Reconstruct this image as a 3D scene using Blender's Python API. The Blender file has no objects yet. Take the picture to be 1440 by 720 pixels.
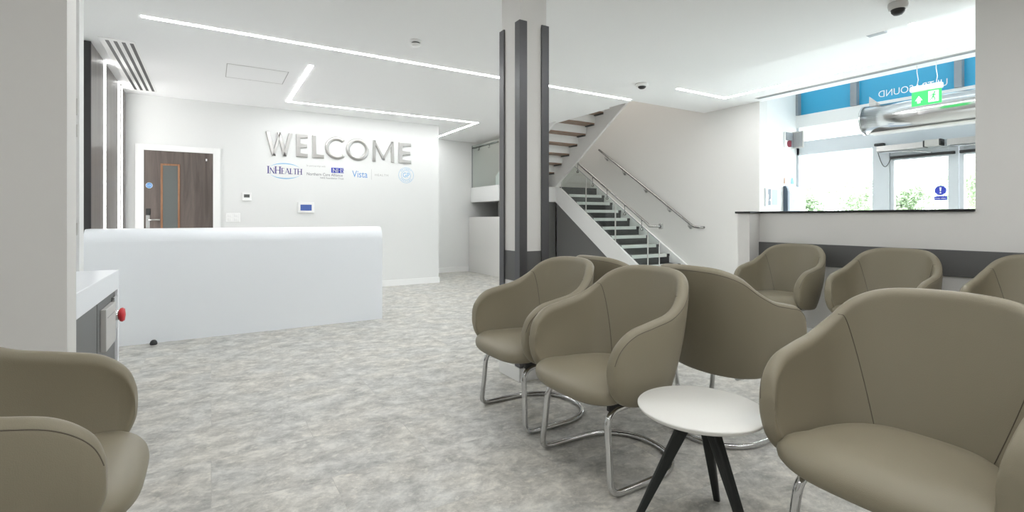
import bpy, bmesh, math, random
from mathutils import Vector, Matrix, noise
random.seed(7)
PI = math.pi
scene = bpy.context.scene
COL = scene.collection

# ------------------------------------------------------------------ materials
def new_mat(name):
    m = bpy.data.materials.new(name); m.use_nodes = True
    nt = m.node_tree; b = nt.nodes['Principled BSDF']
    return m, nt, b

def mat(name, col, rough=0.5, metal=0.0, spec=0.5, bump=0.0, bscale=200.0, var=0.0, vscale=4.0, coat=0.0):
    m, nt, b = new_mat(name)
    b.inputs['Base Color'].default_value = (*col, 1)
    b.inputs['Roughness'].default_value = rough
    b.inputs['Metallic'].default_value = metal
    b.inputs['Specular IOR Level'].default_value = spec
    b.inputs['Coat Weight'].default_value = coat
    tc = nt.nodes.new('ShaderNodeTexCoord')
    if bump:
        n = nt.nodes.new('ShaderNodeTexNoise'); n.inputs['Scale'].default_value = bscale
        n.inputs['Detail'].default_value = 3
        bp = nt.nodes.new('ShaderNodeBump'); bp.inputs['Strength'].default_value = bump
        bp.inputs['Distance'].default_value = 0.002
        nt.links.new(tc.outputs['Object'], n.inputs['Vector'])
        nt.links.new(n.outputs['Fac'], bp.inputs['Height'])
        nt.links.new(bp.outputs['Normal'], b.inputs['Normal'])
    if var:
        n = nt.nodes.new('ShaderNodeTexNoise'); n.inputs['Scale'].default_value = vscale
        n.inputs['Detail'].default_value = 4
        r = nt.nodes.new('ShaderNodeMix'); r.data_type = 'RGBA'
        r.inputs[6].default_value = (*[c * (1 - var) for c in col], 1)
        r.inputs[7].default_value = (*[min(1, c * (1 + var)) for c in col], 1)
        nt.links.new(tc.outputs['Object'], n.inputs['Vector'])
        nt.links.new(n.outputs['Fac'], r.inputs[0])
        nt.links.new(r.outputs[2], b.inputs['Base Color'])
    return m

def emit(name, col, s):
    m = bpy.data.materials.new(name); m.use_nodes = True
    nt = m.node_tree; nt.nodes.clear()
    e = nt.nodes.new('ShaderNodeEmission'); o = nt.nodes.new('ShaderNodeOutputMaterial')
    e.inputs[0].default_value = (*col, 1); e.inputs[1].default_value = s
    nt.links.new(e.outputs[0], o.inputs[0])
    return m

def glass(name, tint, refl=0.08):
    m = bpy.data.materials.new(name); m.use_nodes = True
    nt = m.node_tree; nt.nodes.clear()
    o = nt.nodes.new('ShaderNodeOutputMaterial')
    t = nt.nodes.new('ShaderNodeBsdfTransparent'); t.inputs[0].default_value = (*tint, 1)
    g = nt.nodes.new('ShaderNodeBsdfGlossy'); g.inputs['Roughness'].default_value = 0.03
    f = nt.nodes.new('ShaderNodeLayerWeight'); f.inputs[0].default_value = 0.5
    pw = nt.nodes.new('ShaderNodeMath'); pw.operation = 'POWER'; pw.inputs[1].default_value = 4.0
    ma = nt.nodes.new('ShaderNodeMath'); ma.operation = 'MULTIPLY_ADD'; ma.inputs[1].default_value = 0.5; ma.inputs[2].default_value = refl * 0.4
    nt.links.new(f.outputs['Facing'], pw.inputs[0]); nt.links.new(pw.outputs[0], ma.inputs[0])
    mx = nt.nodes.new('ShaderNodeMixShader')
    nt.links.new(ma.outputs[0], mx.inputs[0]); nt.links.new(t.outputs[0], mx.inputs[1])
    nt.links.new(g.outputs[0], mx.inputs[2]); nt.links.new(mx.outputs[0], o.inputs[0])
    return m

def floor_mat():
    m, nt, b = new_mat('vinyl_floor'); L = nt.links.new; N = nt.nodes.new
    tc = N('ShaderNodeTexCoord')
    br = N('ShaderNodeTexBrick'); br.offset = 0.5
    br.inputs['Scale'].default_value = 1.0
    br.inputs['Brick Width'].default_value = 0.9; br.inputs['Row Height'].default_value = 0.45
    br.inputs['Mortar Size'].default_value = 0.0012
    br.inputs['Color1'].default_value = (0, 0, 0, 1); br.inputs['Color2'].default_value = (1, 1, 1, 1)
    L(tc.outputs['Object'], br.inputs['Vector'])
    # shift the mottling for every tile
    sh = N('ShaderNodeVectorMath'); sh.operation = 'MULTIPLY_ADD'
    sh.inputs[1].default_value = (7, 3, 0)
    L(br.outputs['Color'], sh.inputs[0]); L(tc.outputs['Object'], sh.inputs[2])
    st = N('ShaderNodeMapping'); st.inputs['Scale'].default_value = (1.0, 1.2, 1)
    st.inputs['Rotation'].default_value = (0, 0, 0.5)
    L(sh.outputs[0], st.inputs['Vector'])
    n1 = N('ShaderNodeTexNoise'); n1.inputs['Scale'].default_value = 7.5; n1.inputs['Detail'].default_value = 14
    n1.inputs['Roughness'].default_value = 0.74; n1.inputs['Distortion'].default_value = 0.25
    n2 = N('ShaderNodeTexNoise'); n2.inputs['Scale'].default_value = 22; n2.inputs['Detail'].default_value = 8
    n2.inputs['Roughness'].default_value = 0.7
    L(st.outputs[0], n1.inputs['Vector']); L(st.outputs[0], n2.inputs['Vector'])
    r1 = N('ShaderNodeValToRGB')
    r1.color_ramp.elements[0].position = 0.36; r1.color_ramp.elements[0].color = (0.33, 0.323, 0.305, 1)
    r1.color_ramp.elements[1].position = 0.63; r1.color_ramp.elements[1].color = (0.70, 0.69, 0.655, 1)
    e = r1.color_ramp.elements.new(0.5); e.color = (0.505, 0.497, 0.472, 1)
    L(n1.outputs['Fac'], r1.inputs[0])
    r2 = N('ShaderNodeValToRGB')
    r2.color_ramp.elements[0].position = 0.52; r2.color_ramp.elements[0].color = (0, 0, 0, 1)
    r2.color_ramp.elements[1].position = 0.68; r2.color_ramp.elements[1].color = (0.7, 0.7, 0.7, 1)
    L(n2.outputs['Fac'], r2.inputs[0])
    mx = N('ShaderNodeMix'); mx.data_type = 'RGBA'; mx.inputs[7].default_value = (0.78, 0.76, 0.70, 1)
    L(r2.outputs[0], mx.inputs[0]); L(r1.outputs[0], mx.inputs[6])
    jt = N('ShaderNodeMix'); jt.data_type = 'RGBA'; jt.inputs[7].default_value = (0.36, 0.35, 0.33, 1)
    jm = N('ShaderNodeMath'); jm.operation = 'MULTIPLY'; jm.inputs[1].default_value = 0.35
    L(br.outputs['Fac'], jm.inputs[0]); L(jm.outputs[0], jt.inputs[0]); L(mx.outputs[2], jt.inputs[6])
    n3 = N('ShaderNodeTexNoise'); n3.inputs['Scale'].default_value = 2.6; n3.inputs['Detail'].default_value = 5
    L(sh.outputs[0], n3.inputs['Vector'])
    r3 = N('ShaderNodeValToRGB')
    r3.color_ramp.elements[0].position = 0.40; r3.color_ramp.elements[0].color = (0.93, 0.935, 0.93, 1)
    r3.color_ramp.elements[1].position = 0.62; r3.color_ramp.elements[1].color = (1.0, 0.98, 0.94, 1)
    L(n3.outputs['Fac'], r3.inputs[0])
    ml = N('ShaderNodeMix'); ml.data_type = 'RGBA'; ml.blend_type = 'MULTIPLY'; ml.inputs[0].default_value = 1.0
    L(jt.outputs[2], ml.inputs[6]); L(r3.outputs[0], ml.inputs[7])
    L(ml.outputs[2], b.inputs['Base Color'])
    b.inputs['Roughness'].default_value = 0.42; b.inputs['Specular IOR Level'].default_value = 0.4
    bp = N('ShaderNodeBump'); bp.inputs['Strength'].default_value = 0.15; bp.inputs['Distance'].default_value = 0.003
    L(n2.outputs['Fac'], bp.inputs['Height']); L(bp.outputs[0], b.inputs['Normal'])
    return m

def wood_mat(name, c1, c2, sx=9.0, sz=0.6, rough=0.4, axis='Z'):
    m, nt, b = new_mat(name); L = nt.links.new; N = nt.nodes.new
    tc = N('ShaderNodeTexCoord'); mp = N('ShaderNodeMapping')
    mp.inputs['Scale'].default_value = (sx, sx, sz) if axis == 'Z' else (sz, sx, sx)
    L(tc.outputs['Object'], mp.inputs[0])
    n = N('ShaderNodeTexNoise'); n.inputs['Scale'].default_value = 1.6; n.inputs['Detail'].default_value = 9
    n.inputs['Roughness'].default_value = 0.62; n.inputs['Distortion'].default_value = 0.8
    L(mp.outputs[0], n.inputs['Vector'])
    r = N('ShaderNodeValToRGB')
    r.color_ramp.elements[0].position = 0.32; r.color_ramp.elements[0].color = (*c1, 1)
    r.color_ramp.elements[1].position = 0.68; r.color_ramp.elements[1].color = (*c2, 1)
    L(n.outputs['Fac'], r.inputs[0]); L(r.outputs[0], b.inputs['Base Color'])
    b.inputs['Roughness'].default_value = rough
    return m

M = {}
M['wall'] = mat('white_wall_paint', (0.76, 0.765, 0.755), 0.75, spec=0.25, bump=0.04, bscale=120)
M['warm'] = mat('warm_wall_paint', (0.72, 0.71, 0.69), 0.75, spec=0.25, bump=0.04, bscale=120)
M['ceil'] = mat('ceiling_paint', (0.93, 0.935, 0.94), 0.8, spec=0.2)
M['trim'] = mat('white_gloss_trim', (0.86, 0.86, 0.85), 0.4)
M['floor'] = floor_mat()
M['solid'] = mat('white_solid_surface', (0.88, 0.905, 0.94), 0.28, spec=0.5)
M['dado'] = mat('charcoal_rail', (0.115, 0.115, 0.113), 0.55)
M['guard'] = mat('dark_anodised_guard', (0.11, 0.11, 0.115), 0.34, metal=0.5)
M['leather'] = mat('taupe_leatherette', (0.245, 0.215, 0.152), 0.45, spec=0.45, bump=0.22, bscale=420, var=0.03, vscale=3)
M['seam'] = mat('seam_thread', (0.12, 0.10, 0.075), 0.8)
M['chrome'] = mat('chrome_tube', (0.60, 0.60, 0.60), 0.12, metal=1.0)
M['rail'] = mat('polished_rail', (0.42, 0.42, 0.41), 0.22, metal=1.0)
M['steel'] = mat('brushed_steel', (0.55, 0.55, 0.54), 0.3, metal=1.0, var=0.06, vscale=30)
M['polished'] = mat('polished_steel', (0.60, 0.60, 0.60), 0.17, metal=1.0)
M['letter'] = mat('letter_steel', (0.50, 0.49, 0.475), 0.3, metal=0.9)
M['black'] = mat('black_plastic', (0.02, 0.02, 0.02), 0.45)
M['blacklam'] = mat('black_laminate', (0.012, 0.012, 0.013), 0.4, spec=0.4)
M['legblack'] = mat('black_stained_wood', (0.013, 0.015, 0.014), 0.5, spec=0.35)
M['tabletop'] = mat('cream_laminate', (0.80, 0.79, 0.75), 0.35)
M['panelwood'] = wood_mat('grey_brown_veneer', (0.075, 0.065, 0.06), (0.20, 0.18, 0.165), 14, 0.35, 0.3)
M['paneledge'] = mat('dark_panel_edge', (0.035, 0.033, 0.034), 0.45)
M['doorwood'] = wood_mat('dark_door_veneer', (0.065, 0.051, 0.045), (0.155, 0.125, 0.11), 7, 0.6, 0.45)
M['beadwood'] = wood_mat('orange_brown_beading', (0.22, 0.10, 0.05), (0.36, 0.19, 0.10), 20, 2, 0.45)
M['doorglass'] = mat('grey_obscured_glass', (0.12, 0.13, 0.125), 0.2)
M['cabgrey'] = mat('grey_laminate', (0.135, 0.135, 0.133), 0.42)
M['plate'] = mat('light_grey_plate', (0.55, 0.54, 0.52), 0.4)
M['red'] = mat('red_button', (0.65, 0.03, 0.04), 0.3)
M['dullred'] = mat('dull_red_plastic', (0.22, 0.03, 0.05), 0.4)
M['tread'] = mat('dark_stair_rubber', (0.035, 0.035, 0.036), 0.7)
M['nosing'] = mat('pale_nosing', (0.72, 0.74, 0.72), 0.5)
M['stairwhite'] = mat('stair_white_steel', (0.78, 0.78, 0.77), 0.4)
M['timber'] = wood_mat('stair_timber', (0.20, 0.13, 0.09), (0.33, 0.23, 0.165), 3, 14, 0.5)
M['understair'] = mat('dark_grey_paint', (0.14, 0.14, 0.135), 0.7)
M['glass'] = glass('clear_glass', (0.93, 0.96, 0.945), 0.12)
M['winglass'] = glass('window_glass', (0.97, 0.985, 0.98), 0.06)
M['alu'] = mat('pale_grey_frame', (0.56, 0.60, 0.63), 0.4)
M['alulight'] = mat('off_white_beam', (0.74, 0.75, 0.74), 0.45)
M['mull'] = mat('grey_mullion', (0.27, 0.29, 0.31), 0.4)
M['bluefilm'] = mat('blue_window_film', (0.035, 0.36, 0.60), 0.35)
M['whitefilm'] = mat('white_film_lettering', (0.85, 0.88, 0.9), 0.5)
M['darkblue'] = mat('royal_blue_print', (0.03, 0.05, 0.45), 0.5)
M['navy'] = mat('navy_print', (0.06, 0.045, 0.22), 0.5)
M['midblue'] = mat('mid_blue_print', (0.10, 0.30, 0.62), 0.5)
M['skyblue'] = mat('sky_blue_print', (0.16, 0.45, 0.72), 0.5)
M['greyprint'] = mat('grey_print', (0.18, 0.18, 0.20), 0.5)
M['palegrey'] = mat('pale_grey_print', (0.42, 0.41, 0.40), 0.5)
M['whitepl'] = mat('white_plastic', (0.84, 0.84, 0.83), 0.35)
M['lcd'] = mat('grey_display', (0.10, 0.105, 0.10), 0.25)
M['lcdblue'] = emit('blue_screen', (0.10, 0.16, 0.42), 0.8)
M['kiosk'] = mat('steel_blue_kiosk', (0.22, 0.28, 0.38), 0.35)
M['kioskdark'] = mat('dark_slate_side', (0.06, 0.085, 0.12), 0.4)
M['led'] = emit('led_strip', (0.985, 0.995, 1.0), 35.0)
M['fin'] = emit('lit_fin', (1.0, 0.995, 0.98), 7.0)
M['green'] = emit('exit_green', (0.10, 0.85, 0.22), 1.1)
M['exitwhite'] = emit('exit_white', (0.95, 1.0, 0.95), 1.4)
M['outwall'] = mat('outside_paving', (0.78, 0.78, 0.77), 0.9)
M['bark'] = mat('bark', (0.35, 0.3, 0.25), 0.9)
M['leaf'] = mat('leaf_green', (0.36, 0.45, 0.29), 0.6, var=0.35, vscale=2.5)

# ------------------------------------------------------------------ mesh helpers
class MB:
    def __init__(s): s.bm = bmesh.new(); s.mats = []; s.cur = 0
    def use(s, m):
        if m not in s.mats: s.mats.append(m)
        s.cur = s.mats.index(m); return s
    def _add(s, verts, faces, smooth=False):
        vs = [s.bm.verts.new(v) for v in verts]
        out = []
        for f in faces:
            try:
                fc = s.bm.faces.new([vs[i] for i in f]); fc.material_index = s.cur; fc.smooth = smooth; out.append(fc)
            except ValueError: pass
        return vs, out
    def box(s, x0, x1, y0, y1, z0, z1, bev=0.0, seg=2):
        x0, x1 = min(x0, x1), max(x0, x1); y0, y1 = min(y0, y1), max(y0, y1); z0, z1 = min(z0, z1), max(z0, z1)
        v = [(x0, y0, z0), (x1, y0, z0), (x1, y1, z0), (x0, y1, z0), (x0, y0, z1), (x1, y0, z1), (x1, y1, z1), (x0, y1, z1)]
        f = [(0, 3, 2, 1), (4, 5, 6, 7), (0, 1, 5, 4), (1, 2, 6, 5), (2, 3, 7, 6), (3, 0, 4, 7)]
        vs, fs = s._add(v, f)
        if bev:
            ed = list({e for fc in fs for e in fc.edges})
            r = bmesh.ops.bevel(s.bm, geom=ed, offset=bev, segments=seg, affect='EDGES', profile=0.5)
            for fc in r['faces']: fc.material_index = s.cur
        return s
    def prism(s, pts, d, fn=None, bev=0.0, seg=2):
        """polygon pts (2D, counter-clockwise) given depth d; fn maps (a,b,c) to 3D"""
        fn = fn or (lambda a, b, c: (a, b, c)); n = len(pts)
        v = [fn(a, b, 0) for a, b in pts] + [fn(a, b, d) for a, b in pts]
        f = [tuple(range(n - 1, -1, -1)), tuple(range(n, 2 * n))] + [(i, (i + 1) % n, n + (i + 1) % n, n + i) for i in range(n)]
        vs, fs = s._add(v, f)
        if bev:
            ed = list(fs[1].edges)
            r = bmesh.ops.bevel(s.bm, geom=ed, offset=bev, segments=seg, affect='EDGES', profile=0.5)
            for fc in r['faces']: fc.material_index = s.cur; fc.smooth = False
        return s
    def ring(s, ro, ri, d, fn, a0=0, a1=2 * PI, n=48, sx=1.0, bev=0.0):
        """flat ring or arc of depth d with chamfered front"""
        full = abs(a1 - a0) > 2 * PI - 1e-4
        prof = [(ro, 0), (ro, d - bev), (ro - bev, d), (ri + bev, d), (ri, d - bev), (ri, 0)] if bev else [(ro, 0), (ro, d), (ri, d), (ri, 0)]
        k = len(prof); m = n if full else n + 1; v = []; f = []
        for i in range(m):
            a = a0 + (a1 - a0) * i / n
            for r, c in prof: v.append(fn(math.cos(a) * r * sx, math.sin(a) * r, c))
        for i in range(n):
            j = (i + 1) % m
            for q in range(k): f.append((i * k + q, j * k + q, j * k + (q + 1) % k, i * k + (q + 1) % k))
        if not full: f += [tuple(range(k)), tuple((m - 1) * k + q for q in range(k - 1, -1, -1))]
        s._add(v, f, True); return s
    def disc(s, r, d, fn, n=40, sx=1.0):
        return s.prism([(math.cos(2 * PI * i / n) * r * sx, math.sin(2 * PI * i / n) * r) for i in range(n)], d, fn)
    def tube(s, path, r, n=12, cap=True, r2=None):
        P = [Vector(p) for p in path]; k = len(P); v = []; f = []
        T = []
        for i in range(k):
            t = (P[min(i + 1, k - 1)] - P[max(i - 1, 0)]); T.append(t.normalized())
        ref = Vector((0, 0, 1)) if abs(T[0].z) < 0.9 else Vector((1, 0, 0))
        u = T[0].cross(ref).normalized()
        for i in range(k):
            u = (u - T[i] * u.dot(T[i])).normalized(); w = T[i].cross(u)
            rr = r if r2 is None else r + (r2 - r) * i / (k - 1)
            for q in range(n):
                a = 2 * PI * q / n
                v.append(P[i] + u * math.cos(a) * rr + w * math.sin(a) * rr)
        for i in range(k - 1):
            for q in range(n): f.append((i * n + q, i * n + (q + 1) % n, (i + 1) * n + (q + 1) % n, (i + 1) * n + q))
        vs, fs = s._add(v, f, True)
        if cap:
            for seq in (range(n - 1, -1, -1), range((k - 1) * n, k * n)):
                try:
                    fc = s.bm.faces.new([vs[q] for q in seq]); fc.material_index = s.cur
                except ValueError: pass
        return s
    def lathe(s, prof, c=(0, 0, 0), n=32, fn=None):
        """profile of (r, z) about a vertical axis at c"""
        v = []; f = []; k = len(prof); fn = fn or (lambda x, y, z: (c[0] + x, c[1] + y, c[2] + z))
        for i in range(n):
            a = 2 * PI * i / n
            for r, z in prof: v.append(fn(math.cos(a) * r, math.sin(a) * r, z))
        for i in range(n):
            j = (i + 1) % n
            for q in range(k - 1): f.append((i * k + q, j * k + q, j * k + q + 1, i * k + q + 1))
        s._add(v, f, True)
        bmesh.ops.remove_doubles(s.bm, verts=s.bm.verts[:], dist=1e-6)
        return s
    def text(s, body, size, d, fn, align='LEFT', sx=1.0, space=1.0):
        cu = bpy.data.curves.new('lettering_source', 'FONT'); cu.body = body; cu.size = size; cu.extrude = 0
        cu.align_x = align; cu.space_character = space; cu.resolution_u = 4
        ob = bpy.data.objects.new('lettering_source', cu); COL.objects.link(ob)
        dg = bpy.context.evaluated_depsgraph_get(); me = ob.evaluated_get(dg).to_mesh()
        v = [fn(p.co.x * sx, p.co.y, d) for p in me.vertices]; f = [tuple(p.vertices) for p in me.polygons]
        s._add(v, f); ob.evaluated_get(dg).to_mesh_clear()
        bpy.data.objects.remove(ob); bpy.data.curves.remove(cu)
        return s
    def build(s, name, m=None, parent=None, recalc=True, smooth=None):
        if m is not None: s.mats = [m]
        if recalc: bmesh.ops.recalc_face_normals(s.bm, faces=s.bm.faces[:])
        me = bpy.data.meshes.new(name); s.bm.to_mesh(me); s.bm.free()
        for q in s.mats: me.materials.append(q)
        if smooth is not None:
            for p in me.polygons: p.use_smooth = smooth
        o = bpy.data.objects.new(name, me); COL.objects.link(o)
        if parent is not None:
            o.parent = parent
            o.matrix_parent_inverse = Matrix.Translation(-Vector(parent.location)) if parent.get('world_built') else Matrix()
        return o

def tag(o, label=None, cat=None, group=None, kind=None):
    if label: o['label'] = label
    if cat: o['category'] = cat
    if group: o['group'] = group
    if kind: o['kind'] = kind
    return o
def thing(name, label, cat, loc=(0, 0, 0), group=None, world=True, kind=None):
    """Empty at a thing's base; world=True means that its parts are written in room coordinates"""
    o = bpy.data.objects.new(name, None); COL.objects.link(o); o.location = loc
    o.empty_display_size = 0.1
    if world: o['world_built'] = 1
    return tag(o, label, cat, group, kind)
def struct(name, mb, m=None, parent=None, label=None):
    o = mb.build(name, m, parent)
    if parent is None: o['kind'] = 'structure'
    if label: o['label'] = label
    return o
def copy_tree(o, parent=None):
    c = o.copy(); COL.objects.link(c)
    if parent is not None: c.parent = parent
    for ch in list(o.children): copy_tree(ch, c)
    return c
def wall_y(Y):      # maps (a,b,c) onto a wall facing -Y: a along +X, b up, c out towards the room
    return lambda x0, z0: (lambda a, b, c: (x0 + a, Y - c, z0 + b))
def wall_x(X):      # wall facing -X: a to the viewer's right (-Y)
    return lambda y0, z0: (lambda a, b, c: (X - c, y0 - a, z0 + b))

CH = 2.76      # main ceiling
RC = 2.93      # raised ceiling
# ------------------------------------------------------------------ room shell
struct('floor', MB().box(-3.6, 8.4, -3.2, 9.7, -0.1, 0.0), M['floor'])
c = MB().box(-3.6, 5.0, -3.2, 5.5, CH, CH + 0.3).box(-3.6, 5.05, 5.5, 9.7, CH, CH + 0.62)
struct('ceiling', c, M['ceil'])
struct('ceiling_raised', MB().box(5.0, 7.26, -3.2, 5.5, RC, RC + 0.45), M['ceil'])
struct('ceiling_lobby', MB().box(7.26, 8.6, -3.2, 4.6, 3.42, 3.6), M['ceil'])
struct('ceiling_stairwell', MB().box(4.9, 7.4, 5.4, 9.7, 5.6, 5.7), M['ceil'])
struct('wall_back', MB().box(-1.2, 3.415, 8.08, 8.25, 0, CH).box(3.27, 3.415, 8.25, 9.5, 0, CH), M['wall'])
struct('wall_corridor', MB().box(3.2, 7.4, 9.5, 9.65, 0, 5.6), M['wall'])
struct('wall_stairs', MB().box(7.2, 7.4, 4.5, 9.6, 0, 5.6), M['warm'])
struct('wall_stairwell', MB().box(4.93, 5.05, 5.5, 9.5, CH + 0.62, 5.6).box(4.93, 7.4, 5.38, 5.5, RC + 0.45, 5.6), M['warm'])
struct('wall_lobby', MB().box(7.4, 8.5, 4.5, 4.65, 0, 3.42), M['wall'])
struct('wall_right', MB().box(4.8, 4.98, -3.2, 1.326, 0, RC).box(4.8, 4.98, 1.326, 3.13, 0, 1.18).box(4.63, 4.8, 3.0, 3.13, 0, 1.18), M['warm'])
struct('wall_left', MB().box(-3.6, -0.53, 2.81, 2.98, 0, CH), M['warm'])
struct('wall_alcove', MB().box(-1.45, -1.3, 2.98, 4.22, 0, CH).box(-3.6, -0.735, 4.22, 4.35, 0, CH), M['wall'])
struct('wall_reception', MB().box(-1.2, -1.03, 4.35, 8.08, 0, CH), M['wall'])
struct('wall_front', MB().box(-3.6, 8.5, -3.35, -3.2, 0, 3.42), M['warm'])
struct('wall_side', MB().box(-3.75, -3.6, -3.2, 2.81, 0, CH), M['warm'])
# skirtings
struct('baseboard_back', MB().box(1.0, 3.43, 8.064, 8.08, 0, 0.1, 0.003), M['trim'])
struct('baseboard_corridor', MB().box(3.415, 4.7, 9.484, 9.5, 0, 0.1, 0.003), M['trim'])
struct('baseboard_right', MB().box(4.784, 4.8, -3.2, 3.0, 0, 0.1, 0.003).box(4.614, 4.63, 2.984, 3.14, 0, 0.1).box(4.63, 4.784, 2.984, 3.0, 0, 0.1), M['trim'])
struct('baseboard_stairs', MB().box(7.184, 7.2, 4.49, 5.6, 0, 0.1, 0.003), M['trim'])
struct('baseboard_left', MB().box(-3.6, -0.515, 2.794, 2.81, 0, 0.1, 0.003), M['trim'])
# column
col = MB().box(1.825, 2.045, 2.885, 3.135, 0, CH)
colo = struct('column', col, M['warm'])
struct('column_band', MB().box(1.822, 2.048, 2.882, 3.138, 0.69, 0.9), M['dado'], colo)
struct('column_skirting', MB().box(1.808, 2.062, 2.868, 3.152, 0, 0.095, 0.004), M['trim'], colo)
for x, y, sx, sy in ((1.825, 2.885, 1, 1), (2.045, 2.885, -1, 1), (1.825, 3.135, 1, -1), (2.045, 3.135, -1, -1)):
    ox, oy = x - sx * 0.014, y - sy * 0.014; w = 0.062
    pts = [(ox, oy), (ox + sx * w, oy), (ox + sx * w, oy + sy * 0.011), (ox + sx * 0.011, oy + sy * 0.011), (ox + sx * 0.011, oy + sy * w), (ox, oy + sy * w)]
    if sx * sy < 0: pts.reverse()
    g = MB().prism(pts, 2.40, lambda a, b, c: (a, b, 0.1 + c), 0.002)
    struct('corner_guard', g, M['guard'], colo)

# protection strip on the right wall and black ledge on the low wall
tag(MB().box(4.785, 4.8, -3.2, 3.0, 0.69, 0.89, 0.004).build('wall_protection_strip', M['dado']),
    'long charcoal protection strip fixed along the right wall behind chairs', 'wall rail')
tag(MB().box(4.61, 5.0, 2.98, 3.15, 1.18, 1.2, 0.003).box(4.78, 5.0, 1.326, 2.98, 1.18, 1.2, 0.003).build('ledge', M['blacklam']),
    'thin black ledge capping the low wall to the lobby', 'ledge')

# ------------------------------------------------------------------ ceiling fittings
def light_strip(segs, z, name, label):
    t = thing(name, label, 'ceiling light', (segs[0][0], segs[0][1], z))
    d = MB(); e = MB()
    for x0, y0, x1, y1 in segs:
        w = 0.021
        if abs(x1 - x0) > abs(y1 - y0): a = (min(x0, x1) - w, max(x0, x1) + w, y0 - w, y0 + w)
        else: a = (x0 - w, x0 + w, min(y0, y1) - w, max(y0, y1) + w)
        d.box(a[0], a[1], a[2], a[3], z - 0.0035, z - 0.001)
        e.box(a[0] - 0.004, a[1] + 0.004, a[2] - 0.004, a[3] + 0.004, z - 0.001, z + 0.0005)
    d.build('diffuser', M['led'], t); e.build('trim_frame', M['trim'], t)
    return t
light_strip([(-0.46, 4.95, 4.9, 4.95)], CH, 'linear_light', 'long straight white light strip across the ceiling in front of the desk')
light_strip([(0.91, 5.62, 0.91, 7.50), (0.93, 7.50, 3.87, 7.50), (3.87, 7.53, 3.87, 9.25)], CH, 'linear_light', 'angled white light strip with two corners above the raised welcome letters')
light_strip([(5.05, 4.65, 6.57, 4.65), (6.57, 4.62, 6.57, 1.97), (6.55, 1.97, 5.05, 1.97)], RC, 'linear_light', 'u-shaped white light strip in the raised ceiling by the entrance')

light_strip([(-0.4, 3.3, 1.1, 3.3)], CH, 'linear_light', 'short white light strip between the desk and the waiting chairs')
light_strip([(0.4, 1.2, 3.4, 1.2)], CH, 'linear_light', 'added white fill strip above the waiting chairs, out of view')  # added out of view to brighten the table and seats from above
light_strip([(0.2, 0.0, 4.2, 0.0)], CH, 'linear_light', 'added white fill strip over the photographer side of the waiting chairs, unseen')  # extra unseen strip, put in to fill the near floor and chairs
light_strip([(-1.9, -1.5, -1.9, 1.6)], CH, 'linear_light', 'added white fill strip near the side wall, unseen')  # invented fill strip that lifts the pier and the left chair
light_strip([(-1.5, -1.9, 3.5, -1.9)], CH, 'linear_light', 'added white fill strip behind the camera in the waiting room')  # unseen fill, added to light the faces turned to the camera
t = thing('slot_diffuser', 'white air diffuser with four black slots in the ceiling beside the panelling', 'ceiling vent', (-0.74, 6.8, CH))
MB().box(-0.87, -0.60, 5.70, 7.83, CH - 0.006, CH + 0.001, 0.002).build('frame', M['trim'], t)
for k in range(4):
    x = -0.826 + k * 0.060
    MB().box(x, x + 0.028, 5.76, 7.78, CH - 0.0075, CH - 0.004).build('slot', M['black'], t)

t = thing('access_panel', 'flush white access hatch outlined in the ceiling over the desk', 'ceiling hatch', (0.44, 6.28, CH))
MB().box(0.15, 0.73, 6.0, 6.56, CH - 0.002, CH + 0.002).build('hatch_lid', M['ceil'], t)
g = MB()
for a in ((0.14, 0.74, 5.99, 5.996), (0.14, 0.146, 5.99, 6.57), (0.734, 0.74, 5.99, 6.57), (0.14, 0.74, 6.564, 6.57)): g.box(*a, CH - 0.0022, CH + 0.001)
g.build('edge_gap', M['palegrey'], t)

t = thing('smoke_detector', 'white smoke detector on the ceiling between light strip and column', 'smoke detector', (1.6, 4.32, CH))
MB().lathe([(0, 0), (0.052, 0), (0.054, -0.012), (0.048, -0.022), (0.0, -0.022)], (1.6, 4.32, CH)).build('base', M['whitepl'], t)
MB().lathe([(0.036, -0.020), (0.038, -0.026), (0.036, -0.036), (0, -0.036)], (1.6, 4.32, CH)).build('sensor_gap', M['black'], t)
MB().lathe([(0.044, -0.034), (0.044, -0.040), (0.034, -0.05), (0.012, -0.056), (0, -0.058)], (1.6, 4.32, CH)).lathe([(0.044, -0.034), (0, -0.034)], (1.6, 4.32, CH)).build('cap', M['whitepl'], t)

t = thing('ceiling_sensor', 'round white ceiling sensor with dark lens at the end of the long light strip', 'sensor', (4.46, 4.29, CH))
MB().lathe([(0, 0), (0.075, 0), (0.078, -0.018), (0.065, -0.032), (0, -0.034)], (4.46, 4.29, CH)).build('body', M['whitepl'], t)
MB().lathe([(0.048, -0.031), (0.045, -0.045), (0.03, -0.058), (0, -0.064)], (4.46, 4.29, CH)).build('lens', M['black'], t)

t = thing('dome_camera', 'security dome camera on the ceiling near the lobby opening', 'camera', (4.44, 1.67, CH))
MB().lathe([(0, 0), (0.062, 0), (0.064, -0.02), (0.058, -0.045), (0.046, -0.05), (0, -0.05)], (4.44, 1.67, CH)).build('housing', M['plate'], t)
MB().lathe([(0.046, -0.048), (0.042, -0.07), (0.027, -0.088), (0, -0.095)], (4.44, 1.67, CH)).build('dome', M['black'], t)

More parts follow.
